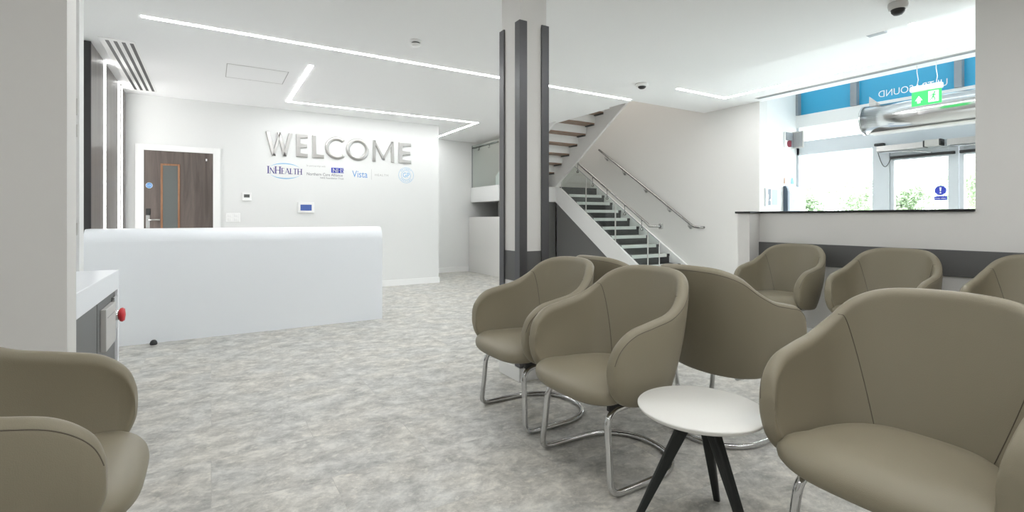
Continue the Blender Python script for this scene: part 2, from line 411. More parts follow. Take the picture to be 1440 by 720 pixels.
t = thing('linear_grille', 'long thin grey air grille along the raised ceiling by the entrance', 'ceiling vent', (7.0, 1.5, RC))
MB().box(6.955, 7.045, -1.5, 4.42, RC - 0.006, RC + 0.001).build('frame', M['plate'], t)
g = MB()
for k in range(4):
    x = 6.964 + k * 0.02
    g.box(x, x + 0.011, -1.5, 4.4, RC - 0.008, RC - 0.004)
g.build('slat', M['mull'], t)
tag(MB().box(5.47, 5.54, 2.17, 2.32, RC - 0.02, RC, 0.004).build('ceiling_sensor', M['mull']), 'small dark slotted sensor at the edge of the raised ceiling', 'sensor')

# ------------------------------------------------------------------ back wall
W8 = wall_y(8.08)
d = thing('door_1', 'dark wood door with vision panel', None, (-0.37, 8.08, 0), kind='structure')
f = MB().box(-0.85, -0.757, 8.058, 8.08, 0, 2.11, 0.003).box(0.022, 0.112, 8.058, 8.08, 0, 2.11, 0.003).box(-0.757, 0.022, 8.058, 8.08, 2.032, 2.11, 0.003)
f.build('door_frame', M['trim'], d)
lf = MB().box(-0.757, 0.022, 8.066, 8.082, 0.005, 2.032).build('door_leaf', M['doorwood'], d)
b = MB().box(-0.576, -0.552, 8.056, 8.068, 0.5, 1.862, 0.003).box(-0.386, -0.362, 8.056, 8.068, 0.5, 1.862, 0.003).box(-0.552, -0.386, 8.056, 8.068, 1.838, 1.862, 0.003).box(-0.552, -0.386, 8.056, 8.068, 0.5, 0.524, 0.003)
b.build('vision_panel_bead', M['beadwood'], d)
MB().box(-0.552, -0.386, 8.062, 8.067, 0.524, 1.838).build('vision_panel', M['doorglass'], d)
h = MB().box(-0.735, -0.693, 8.054, 8.067, 1.0, 1.17, 0.004).tube([(-0.712, 8.06, 1.11), (-0.712, 8.01, 1.11), (-0.70, 8.003, 1.11), (-0.58, 8.003, 1.11)], 0.010)
h.build('handle', M['steel'], d)
MB().box(-0.735, -0.685, 8.054, 8.067, 1.175, 1.26, 0.006).build('keypad', M['black'], d)
s = MB().use(M['midblue']).disc(0.038, 0.002, W8(-0.70, 1.565), 28)
s.use(M['whitepl']).ring(0.038, 0.035, 0.003, W8(-0.70, 1.565), n=28).text('Fire door', 0.016, 0.004, W8(-0.70, 1.568), 'CENTER').text('keep shut', 0.016, 0.004, W8(-0.70, 1.552), 'CENTER')
s.build('door_sign', None, d).location.y = -0.014
MB().box(-0.065, -0.048, 8.060, 8.067, 1.925, 1.955, 0.002).build('door_contact', M['whitepl'], d)

# letters of the welcome sign
H = 0.345; S = 0.051
def outline(ch, w):
    if ch == 'E':
        return [(0, 0), (w, 0), (w, S), (S, S), (S, H / 2 - S / 2), (w * 0.93, H / 2 - S / 2), (w * 0.93, H / 2 + S / 2), (S, H / 2 + S / 2), (S, H - S), (w, H - S), (w, H), (0, H)]
    if ch == 'L':
        return [(0, 0), (w, 0), (w, S), (S, S), (S, H), (0, H)]
    if ch == 'M':
        m = w / 2
        return [(0, 0), (S * 0.95, 0), (S * 1.0, H * 0.62), (m - S * 0.25, H * 0.06), (m + S * 0.25, H * 0.06), (w - S * 1.0, H * 0.62), (w - S * 0.95, 0), (w, 0), (w - S * 0.12, H), (w - S * 0.8, H), (m, H * 0.30), (S * 0.8, H), (S * 0.12, H)]
    if ch == 'W':
        a = 0.28 * w; m = 0.5 * w; q = 0.72 * w; k = S * 1.08
        return [(0, H), (a - k * 0.45, 0), (a + k * 0.45, 0), (m, H * 0.72), (q - k * 0.45, 0), (q + k * 0.45, 0), (w, H), (w - k, H), (q, H * 0.27), (m + k * 0.55, H), (m - k * 0.55, H), (a, H * 0.27), (k, H)]
X0 = {'W': (0.683, 1.045), 'E1': (1.096, 1.262), 'L': (1.326, 1.496), 'C': (1.512, 1.792), 'O': (1.830, 2.188), 'M': (2.250, 2.612), 'E2': (2.690, 2.905)}
order = [('W', 'W', 'first letter'), ('E1', 'E', 'second letter'), ('L', 'L', 'third letter'), ('C', 'C', 'fourth letter'), ('O', 'O', 'fifth letter'), ('M', 'M', 'sixth letter'), ('E2', 'E', 'last letter')]
for key, ch, nth in order:
    xa, xb = X0[key]; w = xb - xa; mb = MB(); zb = 2.062
    if ch in 'ELMW':
        if ch == 'M':    # built from four bars so that the outline stays clean
            for p in ([(0, 0), (S, 0), (S * 1.05, H), (S * 0.2, H)], [(w - S, 0), (w, 0), (w - S * 0.2, H), (w - S * 1.05, H)],
                      [(S * 0.2, H), (S * 0.9, H), (w / 2 + S * 0.42, H * 0.12), (w / 2 - S * 0.42, H * 0.12)][::-1],
                      [(w - S * 0.2, H), (w - S * 0.9, H), (w / 2 - S * 0.42, H * 0.12), (w / 2 + S * 0.42, H * 0.12)]):
                mb.prism(p, 0.026, W8(xa, zb), 0.008, 3)
        elif ch == 'W':
            a, q, m, k = 0.29 * w, 0.71 * w, 0.5 * w, S * 1.02
            for p in ([(0, H), (a - k * 0.45, 0), (a + k * 0.5, 0), (k, H)], [(m - k * 0.1, H * 1.0), (a - k * 0.45, 0), (a + k * 0.5, 0), (m + k * 0.55, H)],
                      [(m - k * 0.55, H), (q - k * 0.5, 0), (q + k * 0.45, 0), (m + k * 0.45, H)], [(w - k, H), (q - k * 0.5, 0), (q + k * 0.45, 0), (w, H)]):
                mb.prism(p, 0.026, W8(xa, zb), 0.008, 3)
        else:
            mb.prism(outline(ch, w), 0.026, W8(xa, zb), 0.008, 3)
    elif ch == 'O':
        mb.ring(H / 2 + 0.004, H / 2 - S, 0.026, W8((xa + xb) / 2, zb + H / 2), sx=w / (H + 0.008), bev=0.009)
    else:
        mb.ring(H / 2 + 0.004, H / 2 - S, 0.026, W8(xa + 0.175, zb + H / 2), a0=math.radians(48), a1=math.radians(312), bev=0.009)
    o = mb.build('wall_letter', M['letter'])
    tag(o, 'raised brushed steel capital %s, %s of the word WELCOME' % (ch, nth), 'letter', 'welcome letters on the back wall')

# logos
import sys
def stroke_letters(mb, word, x0, z0, h, fn, big=1.25):
    """thin serif capitals as bars"""
    G = {'I': (0.35, [((.17, 0), (.17, 1), .16)]), 'N': (0.8, [((.1, 0), (.1, 1), .07), ((.1, 1), (.7, 0), .15), ((.7, 0), (.7, 1), .07)]),
         'H': (0.85, [((.14, 0), (.14, 1), .16), ((.7, 0), (.7, 1), .16), ((.14, .5), (.7, .5), .06)]),
         'E': (0.62, [((.14, 0), (.14, 1), .15), ((.14, .97), (.55, .97), .06), ((.14, .5), (.45, .5), .06), ((.14, .03), (.58, .03), .06)]),
         'A': (0.78, [((.06, 0), (.38, 1), .06), ((.38, 1), (.72, 0), .15), ((.18, .35), (.6, .35), .05)]),
         'L': (0.6, [((.14, 0), (.14, 1), .15), ((.14, .03), (.56, .03), .06)]), 'T': (0.68, [((.34, 0), (.34, 1), .15), ((.02, .97), (.66, .97), .06)])}
    x = x0
    for i, (ch, up) in enumerate(word):
        wd, st = G[ch]; s = h * (big if up else 1.0)
        for (ax, ay), (bx, by), t in st:
            A = Vector((x + ax * s, z0 + ay * s)); B = Vector((x + bx * s, z0 + by * s)); dv = (B - A).normalized(); nv = Vector((-dv.y, dv.x)) * t * s / 2
            mb.prism([tuple(A - nv), tuple(B - nv), tuple(B + nv), tuple(A + nv)], 0.0015, fn)
            if abs(dv.x) < 0.5 and t > 0.06:
                for P in (A, B): mb.prism([(P.x - t * s * 1.1, P.y - .02 * s), (P.x + t * s * 1.1, P.y - .02 * s), (P.x + t * s * 1.1, P.y + .03 * s), (P.x - t * s * 1.1, P.y + .03 * s)], 0.0015, fn)
        x += wd * s
    return x
t = thing('wall_logo', 'dark blue serif INHEALTH logo between two light blue arcs under the letter W', 'logo', (0.91, 8.08, 1.85), 'logos under the welcome letters')
mb = MB(); stroke_letters(mb, [('I', 1), ('N', 0), ('H', 1), ('E', 0), ('A', 0), ('L', 0), ('T', 0), ('H', 0)], 0.70, 1.795, 0.083, W8(0, 0))
mb.build('lettering', M['navy'], t)
a = MB()
for a0, a1 in ((0.42, PI - 0.35), (PI + 0.35, 2 * PI - 0.42)):
    n = 40; v = []; f = []
    for i in range(n + 1):
        q = a0 + (a1 - a0) * i / n; th = 0.012 * math.sin(PI * i / n) + 0.001
        for r in (0, th): v.append(W8(0.945, 1.838)(math.cos(q) * 0.232, math.sin(q) * (0.118 - r), 0.0015))
    for i in range(n): f.append((2 * i, 2 * i + 1, 2 * i + 3, 2 * i + 2))
    a._add(v, f)
a.build('oval_arc', M['skyblue'], t)
t = thing('wall_logo', 'NHS logo with grey words Northern Care Alliance beneath, under the letters L and C', 'logo', (1.55, 8.08, 1.85), 'logos under the welcome letters')
MB().text('In partnership with', 0.038, 0.0015, W8(1.245, 1.925), sx=0.95).build('small_lettering', M['palegrey'], t)
MB().text('Northern Care Alliance', 0.063, 0.0015, W8(1.245, 1.79), sx=0.88).text('NHS Foundation Trust', 0.04, 0.0015, W8(1.795, 1.745), 'RIGHT', sx=0.95).build('lettering', M['greyprint'], t)
bx = MB().box(1.607, 1.795, 8.0785, 8.08, 1.845, 1.925).build('blue_block', M['darkblue'], t)
nh = MB()
for off in (0, 0.004): nh.text('NHS', 0.092, 0.003, W8(1.622 + off, 1.853), sx=0.98)
nh.build('block_lettering', M['whitepl'], t)
t = thing('wall_logo', 'light blue Vista logo with small grey word HEALTH, under the letter O', 'logo', (2.2, 8.08, 1.85), 'logos under the welcome letters')
v = MB()
v.text('Vista', 0.155, 0.0015, W8(1.928, 1.79), sx=0.80).build('lettering', M['midblue'], t)
MB().box(2.235, 2.238, 8.0785, 8.08, 1.76, 1.93).build('divider', M['palegrey'], t)
MB().text('HEALTH', 0.05, 0.0015, W8(2.29, 1.825), sx=1.05, space=1.25).build('small_lettering', M['palegrey'], t)
t = thing('wall_logo', 'round light blue GP badge logo below the last letter', 'logo', (2.83, 8.08, 1.85), 'logos under the welcome letters')
MB().text('GP', 0.115, 0.0015, W8(2.822, 1.825), 'CENTER', sx=0.85).ring(0.083, 0.078, 0.0015, W8(2.822, 1.86), n=40).ring(0.132, 0.128, 0.0015, W8(2.822, 1.86), n=40).build('emblem', M['skyblue'], t)
for word, a0, da, inv in (('PRIMARY', 2.45, -0.27, 0), ('SERVICES', 3.75, 0.265, 1)):
    tx = MB()
    for i, ch in enumerate(word):
        a = a0 + da * i
        def fn(p, q, c, a=a, inv=inv):
            r = 0.105 + (-(q - 0.012) if inv else (q - 0.012)); ta = a + (p if inv else -p) / 0.105
            return (2.822 + math.cos(ta) * r, 8.08 - 0.0015, 1.86 + math.sin(ta) * r)
        tx.text(ch, 0.036, 0.0015, fn, 'CENTER')
    tx.build('ring_lettering', M['skyblue'], t)

t = thing('wall_display', 'small white control panel with blue screen under the logos', 'wall panel', (1.235, 8.08, 1.29))
MB().box(1.12, 1.35, 8.055, 8.08, 1.215, 1.375, 0.004).build('housing', M['whitepl'], t)
MB().box(1.155, 1.315, 8.0535, 8.056, 1.248, 1.338).build('screen', M['lcdblue'], t)
t = thing('thermostat', 'small white thermostat with grey display beside the dark door', 'thermostat', (0.438, 8.08, 1.45))
MB().box(0.378, 0.498, 8.058, 8.08, 1.385, 1.50, 0.005).build('housing', M['whitepl'], t)
MB().box(0.402, 0.474, 8.0565, 8.059, 1.43, 1.475).build('display', M['lcd'], t)
t = thing('light_switch', 'wide white switch plate low on the back wall right of the door', 'light switch', (0.265, 8.08, 1.14))
MB().box(0.175, 0.355, 8.072, 8.08, 1.075, 1.205, 0.004).build('plate', M['trim'], t)
for k in range(2):
    for q in range(2):
        x = 0.203 + k * 0.08
        MB().box(x, x + 0.045, 8.067, 8.073, 1.093 + q * 0.055, 1.093 + q * 0.055 + 0.04, 0.002).build('rocker', M['whitepl'], t)

# ------------------------------------------------------------------ reception left wall panelling
for k, (y0, y1, lab) in enumerate(((5.905, 6.54, 'nearest tall grey brown wood panel, with a dark front edge, left of desk'), (6.64, 7.455, 'middle tall grey brown wood panel between white strips'), (7.555, 7.685, 'narrow grey brown wood panel slice between two white strips'), (7.775, 8.04, 'last tall grey brown wood panel beside the back wall corner'))):
    p = MB().box(-1.02, -0.946, y0, y1, 0.0, CH - 0.004).build('wood_panel', M['panelwood'])
    tag(p, lab, 'wall panel', 'wood panels on the reception side wall')
    if k == 0: MB().box(-1.02, -0.944, y0 - 0.02, y0, 0, CH - 0.004).build('edge_strip', M['paneledge'], p)
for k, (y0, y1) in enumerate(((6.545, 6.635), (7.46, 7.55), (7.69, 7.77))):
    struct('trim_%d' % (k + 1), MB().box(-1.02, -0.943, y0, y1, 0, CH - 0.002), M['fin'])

# ------------------------------------------------------------------ reception desk
t = thing('reception_desk', 'long plain white reception desk with rounded top edge', 'reception desk', (0.35, 5.6, 0))
def desk_profile(z0, z1):
    pts = [(5.505, 0.0), (5.505, z1 - 0.13)]
    for i in range(1, 13):
        a = PI / 2 * i / 12; pts.append((5.505 + 0.10 * (1 - math.cos(a)), z1 - 0.13 + 0.13 * math.sin(a)))
    pts += [(5.80, z1), (5.815, z1 - 0.015), (5.815, z1 - 0.06), (5.56, z1 - 0.06), (5.56, 0.0)]
    return pts[::-1]
MB().prism(desk_profile(0, 1.035), 1.645 + 0.935, lambda a, b, c: (-0.935 + c, a, b), 0.0).build('front', M['solid'], t)
MB().box(-0.935, 1.62, 5.60, 6.25, 0.70, 0.74, 0.004).build('worktop', M['solid'], t)
MB().box(1.585, 1.640, 5.56, 6.25, 0, 0.70, 0.004).box(1.585, 1.640, 5.56, 5.80, 0.70, 0.975).build('end_panel', M['solid'], t)
tag(MB().lathe([(0, 0), (0.027, 0), (0.029, 0.012), (0.024, 0.03), (0.013, 0.041), (0, 0.044)], (-0.44, 5.44, 0)).build('door_stop', M['black']), 'small black rubber stop on the floor by the desk front', 'door stop')

# ------------------------------------------------------------------ counter in the alcove
t = thing('counter_cabinet', 'white topped built-in counter with grey doors in the left alcove', 'counter', (-0.8, 3.6, 0))
MB().box(-1.29, -0.53, 2.985, 4.215, 0.66, 0.785, 0.004).build('worktop', M['solid'], t)
MB().box(-1.29, -0.53, 4.165, 4.215, 0.0, 0.66, 0.002).build('end_panel', M['solid'], t)
MB().box(-1.29, -0.60, 2.99, 4.165, 0.06, 0.66).build('carcass', M['black'], t)
MB().box(-0.60, -0.545, 2.99, 3.555, 0.03, 0.655, 0.002).build('door', M['cabgrey'], t)
MB().box(-0.60, -0.545, 3.572, 4.16, 0.03, 0.655, 0.002).build('door', M['cabgrey'], t)
p = thing('notice_plate', 'pale grey plate box on the far grey counter door', 'wall plate', (-0.53, 3.8, 0.37))
MB().box(-0.545, -0.518, 3.66, 3.99, 0.355, 0.60, 0.003).build('body', M['plate'], p)
MB().box(-0.5185, -0.5165, 3.70, 3.95, 0.545, 0.548).build('scored_line', M['mull'], p)
p = thing('push_button', 'red mushroom push button on a chrome plate at the counter end', 'button', (-0.53, 4.07, 0.5))
MB().box(-0.545, -0.528, 4.02, 4.15, 0.40, 0.625, 0.004).build('back_plate', M['chrome'], p)
MB().lathe([(0.034, 0), (0.034, 0.02), (0, 0.02)], fn=lambda x, y, z: (-0.53 + z, 4.085 + x, 0.50 + y)).build('collar', M['chrome'], p)
MB().lathe([(0.024, 0.015), (0.042, 0.022), (0.046, 0.034), (0.038, 0.046), (0, 0.052)], fn=lambda x, y, z: (-0.53 + z, 4.085 + x, 0.50 + y)).build('button_head', M['red'], p)
for z0, z1, lab in ((1.80, 1.91, 'upper white switch on the alcove side wall above the counter'), (1.66, 1.74, 'middle white switch on the alcove side wall above the counter'), (1.02, 1.10, 'lowest grey socket on the alcove side wall over the counter')):
    s = thing('light_switch', lab, 'switch', (-0.775, 4.22, z0))
    MB().box(-0.82, -0.742, 4.208, 4.22, z0, z1, 0.003).build('plate', M['plate'], s)
    MB().box(-0.80, -0.762, 4.203, 4.209, z0 + 0.03, z1 - 0.02, 0.002).build('rocker', M['whitepl'], s)

# ------------------------------------------------------------------ staircase
R_, G_ = 0.162, 0.25
st = thing('staircase', 'switchback staircase with dark treads, white stringers and glass side', 'staircase', (6.6, 6.5, 0))
XL0, XL1 = 6.15, 7.2
def pitch(y): return 1.782 - 0.648 * (8.2 - y)
for k in range(1, 11):
    yk = 8.2 - (11 - k) * G_; zk = R_ * k
    o = MB().box(XL0 + 0.03, XL1 - 0.05, yk, yk + G_ + 0.03, zk - 0.045, zk - 0.002).box(XL0 + 0.03, XL1 - 0.05, yk + 0.012, yk + 0.03, zk - R_ + 0.0, zk - 0.045).build('tread', M['tread'], st)
    MB().box(XL0 + 0.05, XL1 - 0.13, yk - 0.006, yk + 0.06, zk - 0.056, zk + 0.002, 0.003).build('nosing', M['nosing'], o)
MB().box(XL0 + 0.03, XL1 - 0.05, 8.20, 8.298, 10 * R_, 1.78).build('riser', M['tread'], st)
def stringer(x0, x1, y0, y1, up, dn, m, name, zfloor=0.0):
    pts = [(y0, max(zfloor, pitch(y0) - dn)), (y1, pitch(y1) - dn), (y1, pitch(y1) + up), (y0, max(zfloor + 0.02, pitch(y0) + up))]
    return MB().prism(pts, x1 - x0, lambda a, b, c: (x0 + c, a, b)).build(name, m, st)
# left stringer of the lower flight
yA = 5.62
pts = [(5.47, 0.0), (6.10, 0.0), (8.3, 1.47), (8.3, 1.80), (8.13, 1.735), (5.55, 0.055)]
MB().prism(pts, 0.05, lambda a, b, c: (6.12 + c, a, b), 0.0).build('stringer', M['stairwhite'], st)
MB().prism([(5.45, 0.0), (8.4, 0.0), (8.4, 1.95), (8.2, 1.83), (5.5, 0.10)], 0.045, lambda a, b, c: (7.152 + c, a, b)).build('wall_stringer', M['trim'], st)
MB().prism([(6.14, 0.0), (8.28, 0.0), (8.28, 1.44)], 0.02, lambda a, b, c: (6.14 + c, a, b)).build('understair_panel', M['understair'], st)
# landing
ld = MB().box(4.75, 7.15, 8.3, 9.49, 1.47, 1.782, 0.003).build('landing', M['stairwhite'], st)
MB().box(4.80, 7.15, 8.34, 9.48, 1.77, 1.786).build('landing_surface', M['tread'], ld)
MB().box(4.80, 6.16, 8.36, 8.40, 0.0, 1.468).build('understair_panel', M['understair'], st)
tag(MB().box(4.70, 4.74, 8.1, 9.48, 0, 1.16, 0.002).build('low_partition', M['warm']), 'pale low partition panel under the stair landing', 'partition')
# upper flight: comes back towards the room
def upitch(y): return 1.782 + 0.648 * (8.75 - y)
for k in range(1, 11):
    yk = 8.75 - (k - 1) * G_; zk = 1.782 + R_ * k
    o = MB().box(4.98, 6.06, yk - G_ + 0.012, yk, zk - 0.045, zk).build('tread', M['timber'], st)
    o['label'] = 'brown timber tread'
    MB().box(4.98, 6.06, yk - 0.012, yk + 0.012, zk - R_ - 0.022, zk - 0.044).build('riser', M['stairwhite'], o)
    MB().box(6.02, 6.061, yk - G_ + 0.014, yk - 0.02, zk - 0.065, zk - 0.044).build('bracket', M['guard'], o)
MB().prism([(8.23, 1.783), (8.75, 1.783), (8.75, 1.99), (5.52, 4.02), (5.52, 3.545)], 0.045, lambda a, b, c: (6.065 + c, a, b)).build('stringer', M['stairwhite'], st)
MB().prism([(8.23, 1.783), (8.75, 1.783), (8.75, 1.99), (5.52, 4.02), (5.52, 3.545)], 0.03, lambda a, b, c: (4.945 + c, a, b)).build('stringer', M['stairwhite'], st)
# glass side of the lower flight
jy = [5.56, 5.81, 6.58, 7.39, 8.18]
for y0, y1 in zip(jy[:-1], jy[1:]):
    a, bq = y0 + 0.006, y1 - 0.006
    g = MB().prism([(a, pitch(a) - 0.02), (bq, pitch(bq) - 0.02), (bq, pitch(bq) + 0.68), (a, pitch(a) + 0.68)], 0.012, lambda p, q, c: (6.172 + c, p, q)).build('glass_panel', M['glass'], st)
    for y in (a, bq):
        e = MB().prism([(y - 0.004, pitch(y) - 0.02), (y + 0.004, pitch(y) - 0.02), (y + 0.004, pitch(y) + 0.68), (y - 0.004, pitch(y) + 0.68)], 0.013, lambda p, q, c: (6.1715 + c, p, q)).build('glass_edge', M['plate'], g)
    MB().prism([(a, pitch(a) + 0.675), (bq, pitch(bq) + 0.675), (bq, pitch(bq) + 0.683), (a, pitch(a) + 0.683)], 0.013, lambda p, q, c: (6.1715 + c, p, q)).build('glass_edge', M['mull'], g)
hr = MB().tube([(6.25, 5.60, 1.0), (6.178, 5.60, 1.0), (6.178, 5.78, 1.0 + 0.0)] + [(6.178, y, pitch(y) + 0.80) for y in (5.83, 6.4, 7.0, 7.6, 8.2)], 0.02).box(6.235, 6.265, 5.565, 5.635, 0.955, 1.045, 0.006)
hro = hr.build('glass_handrail', M['rail'], st)
for y in (5.95, 6.35, 6.8, 7.2, 7.65, 8.05):
    MB().tube([(6.178, y, pitch(y) + 0.78), (6.178, y, pitch(y) + 0.70), (6.19, y, pitch(y) + 0.62)], 0.008, 8).lathe([(0, -0.012), (0.022, -0.012), (0.022, 0.02), (0, 0.02)], fn=lambda a, b, c, y=y: (6.178 + c, y + a, pitch(y) + 0.62 + b)).build('rail_bracket', M['rail'], hro)
# landing glass and rail facing the corridor
MB().box(4.762, 4.774, 8.32, 9.46, 1.50, 2.68).build('glass_panel', M['glass'], st)
MB().box(4.760, 4.776, 9.452, 9.462, 1.50, 2.68).build('glass_edge', M['mull'], st)
lr = MB().tube([(4.80, 9.30, 2.63), (4.80, 8.4, 2.63)], 0.02).tube([(4.80, 9.30, 2.63), (4.80, 9.40, 2.63), (4.77, 9.45, 2.63)], 0.02).build('landing_rail', M['rail'], st)
for y in (9.2, 8.75): MB().tube([(4.80, y, 2.62), (4.80, y, 2.56), (4.772, y, 2.56)], 0.01, 8).build('rail_bracket', M['rail'], lr)

w = thing('wall_handrail', 'steel handrail on brackets rising along the beige stair wall', 'handrail', (7.13, 6.5, 0.97))
hl = [(7.2, 5.50, 0.975), (7.13, 5.50, 0.975), (7.13, 5.55, 0.975), (7.13, 5.64, 0.985)] + [(7.13, 5.70 + i * 0.24, 1.015 + i * 0.24 * 0.662) for i in range(11)]
MB().tube(hl, 0.021).build('rail', M['rail'], w)
for i in (0.3, 2.2, 4.6, 7.0, 9.2):
    y = 5.70 + i * 0.24; z = 1.015 + i * 0.24 * 0.662
    MB().tube([(7.13, y, z - 0.015), (7.13, y, z - 0.075), (7.15, y, z - 0.085), (7.2, y, z - 0.085)], 0.008, 8).lathe([(0, -0.006), (0.035, -0.006), (0.035, 0.006), (0, 0.006)], fn=lambda a, b, c, y=y, z=z: (7.193 + c, y + a, z - 0.085 + b)).build('bracket', M['steel'], w)

# ------------------------------------------------------------------ lobby facade
FX = 8.26
fr = thing('window_1', 'entrance glazing beside the glass doors', None, (FX, 1.5, 0), kind='structure')
MB().box(FX - 0.03, FX + 0.1, -3.2, 4.5, 2.61, 2.815, 0.004).build('beam', M['alulight'], fr)
MB().box(FX - 0.03, FX + 0.1, -3.2, 4.5, 2.16, 2.385, 0.004).build('transom', M['alu'], fr)
MB().box(FX - 0.03, FX + 0.1, 3.20, 3.41, 0, 2.16, 0.004).box(FX - 0.03, FX + 0.1, 4.46, 4.5, 0, 2.61).box(FX - 0.02, FX + 0.1, 3.41, 4.46, 0, 0.35).build('window_frame', M['alu'], fr)
for y0, y1 in ((4.46, 4.5), (3.605, 3.69), (2.397, 2.475), (1.2, 1.28), (0.0, 0.08), (-1.2, -1.12)):
    MB().box(FX - 0.06, FX + 0.1, y0, y1, 2.815, 3.42, 0.003).build('mullion', M['mull'], fr)
for y0, y1 in ((2.40, 2.46), (1.2, 1.26)):
    MB().box(FX - 0.02, FX + 0.1, y0, y1, 2.385, 2.61).build('mullion', M['alu'], fr)
MB().box(FX + 0.03, FX + 0.04, -3.2, 4.46, 2.385, 2.61).build('pane', M['winglass'], fr)
MB().box(FX + 0.03, FX + 0.04, 3.41, 4.46, 0.35, 2.16).build('pane', M['winglass'], fr)
tf = MB().box(FX + 0.03, FX + 0.045, -3.2, 4.46, 2.815, 3.25).build('film_pane', M['bluefilm'], fr)
MB().box(FX + 0.03, FX + 0.04, -3.2, 4.46, 3.25, 3.42).build('pane', M['winglass'], fr)
MB().text('ULTRASOUND', 0.135, 0.0, lambda a, b, c: (FX + 0.028, 2.56 + a, 2.885 + b), sx=0.90).build('film_lettering', M['whitefilm'], fr)

ds = thing('door_2', 'pair of glazed entrance doors', None, (FX, 2.4, 0), kind='structure')
def leaf(y0, y1):
    m = MB(); x0, x1 = FX - 0.01, FX + 0.05
    m.box(x0, x1, y1 - 0.045, y1, 0.01, 2.06, 0.003).box(x0, x1, y0, y0 + 0.105, 0.01, 2.06, 0.003).box(x0, x1, y0 + 0.105, y1 - 0.045, 1.95, 2.06).box(x0, x1, y0 + 0.105, y1 - 0.045, 0.01, 0.3)
    o = m.build('door_leaf', M['alu'], ds)
    MB().box(FX + 0.015, FX + 0.025, y0 + 0.105, y1 - 0.045, 0.3, 1.95).build('pane', M['winglass'], o)
    yr = y0 + 0.19; FWX = wall_x(FX + 0.012)
    s = MB().use(M['darkblue']).disc(0.062, 0.002, FWX(yr, 1.50), 28).box(FX + 0.010, FX + 0.012, yr - 0.068, yr + 0.068, 1.37, 1.425)
    s.use(M['whitepl']).prism([(-0.012, 0.042), (-0.005, -0.012), (0.005, -0.012), (0.012, 0.042)], 0.003, FWX(yr, 1.50)).disc(0.0095, 0.003, FWX(yr, 1.47), 14)
    s.text('Keep clear', 0.028, 0.003, FWX(yr + 0.002, 1.388), 'CENTER')
    s.use(M['greyprint']).text('Automatic door', 0.018, 0.003, FWX(yr, 1.285), 'CENTER')
    s.build('door_sign', None, o)
    MB().box(FX - 0.05, FX - 0.008, y0 + 0.03, y1 - 0.01, 1.968, 2.005, 0.004).build('closer_track', M['black'], o)
leaf(2.445, 3.195); leaf(1.69, 2.435); leaf(0.93, 1.68)
MB().box(FX - 0.03, FX + 0.1, -3.2, 0.92, 0, 0.3).box(FX - 0.03, FX + 0.1, 0.82, 0.92, 0.3, 2.16).build('side_frame', M['alu'], ds)
MB().box(FX - 0.03, FX + 0.1, 0.92, 3.2, 2.065, 2.16).build('door_head', M['alu'], ds)
MB().box(FX + 0.03, FX + 0.04, -3.2, 0.82, 0.3, 2.16).build('pane', M['winglass'], ds)
def operator(y0, y1, lab):
    o = thing('door_operator', lab, 'door opener', (FX - 0.09, (y0 + y1) / 2, 2.07), 'door openers over the entrance doors')
    MB().box(FX - 0.15, FX - 0.03, y0 + 0.17, y1, 2.075, 2.155, 0.004).build('housing', M['steel'], o)
    MB().box(FX - 0.152, FX - 0.03, y0, y0 + 0.155, 2.085, 2.17, 0.004).build('motor_cover', M['plate'], o)
    MB().box(FX - 0.152, FX - 0.03, y0 - 0.02, y0, 2.085, 2.17, 0.002).box(FX - 0.153, FX - 0.03, y0 + 0.155, y0 + 0.17, 2.08, 2.165).build('end_cap', M['black'], o)
    MB().tube([(FX - 0.12, y1 - 0.02, 2.068), (FX - 0.12, y0 + 0.28, 2.045), (FX - 0.06, y0 + 0.1, 2.01)], 0.008, 8).build('drive_arm', M['chrome'], o)
operator(2.60, 3.31, 'steel door opener with a black end cap over the left glass door')
operator(1.84, 2.52, 'steel door opener over the next glass door at the wall edge')
o = thing('motion_sensor', 'black sensor with a looping cable at the top of the entrance door post', 'sensor', (FX - 0.06, 3.34, 2.16))
MB().box(FX - 0.11, FX - 0.03, 3.24, 3.36, 2.165, 2.205, 0.012).build('body', M['black'], o)
cb = [(FX - 0.06, 3.33, 2.165)]
for i in range(15):
    a = PI * 0.5 + PI * 1.15 * i / 14
    cb.append((FX - 0.06, 3.27 + 0.085 * -math.cos(a + PI / 2) * 0 + 0.085 * math.sin(a * 1.0 + 0.0) * 0.0 + (0.06 - 0.16 * i / 14), 1.97 - 0.13 * math.sin(PI * i / 14) + 0.12 * (1 - i / 14) ** 2))
MB().tube(cb, 0.005, 8).build('cable', M['black'], o)

o = thing('air_curtain', 'long steel cylinder air curtain hung above the entrance doors', 'air curtain', (7.72, 2.0, 2.47))
pr = [(0.0, 0)]
MB().tube([(7.72, y, 2.47) for y in (3.27, 2.5, 1.7, 0.6)], 0.195, 40).build('cylinder', M['polished'], o)
MB().tube([(7.72, 3.285, 2.47), (7.72, 3.265, 2.47)], 0.2, 40).build('end_cap', M['chrome'], o)
MB().box(7.62, 7.82, 0.65, 3.2, 2.268, 2.288).build('outlet_slot', M['plate'], o)
MB().prism([(3.10, 2.63), (3.24, 2.63), (3.235, 2.80), (3.06, 2.63)], 0.006, lambda a, b, c: (7.72 + c, a, b)).box(7.68, 7.76, 3.14, 3.22, 2.64, 2.70, 0.006).build('bracket', M['plate'], o)
for y in (1.2,): MB().tube([(7.72, y, 2.64), (7.72, y, 3.42)], 0.008, 8).build('hanger', M['steel'], o)

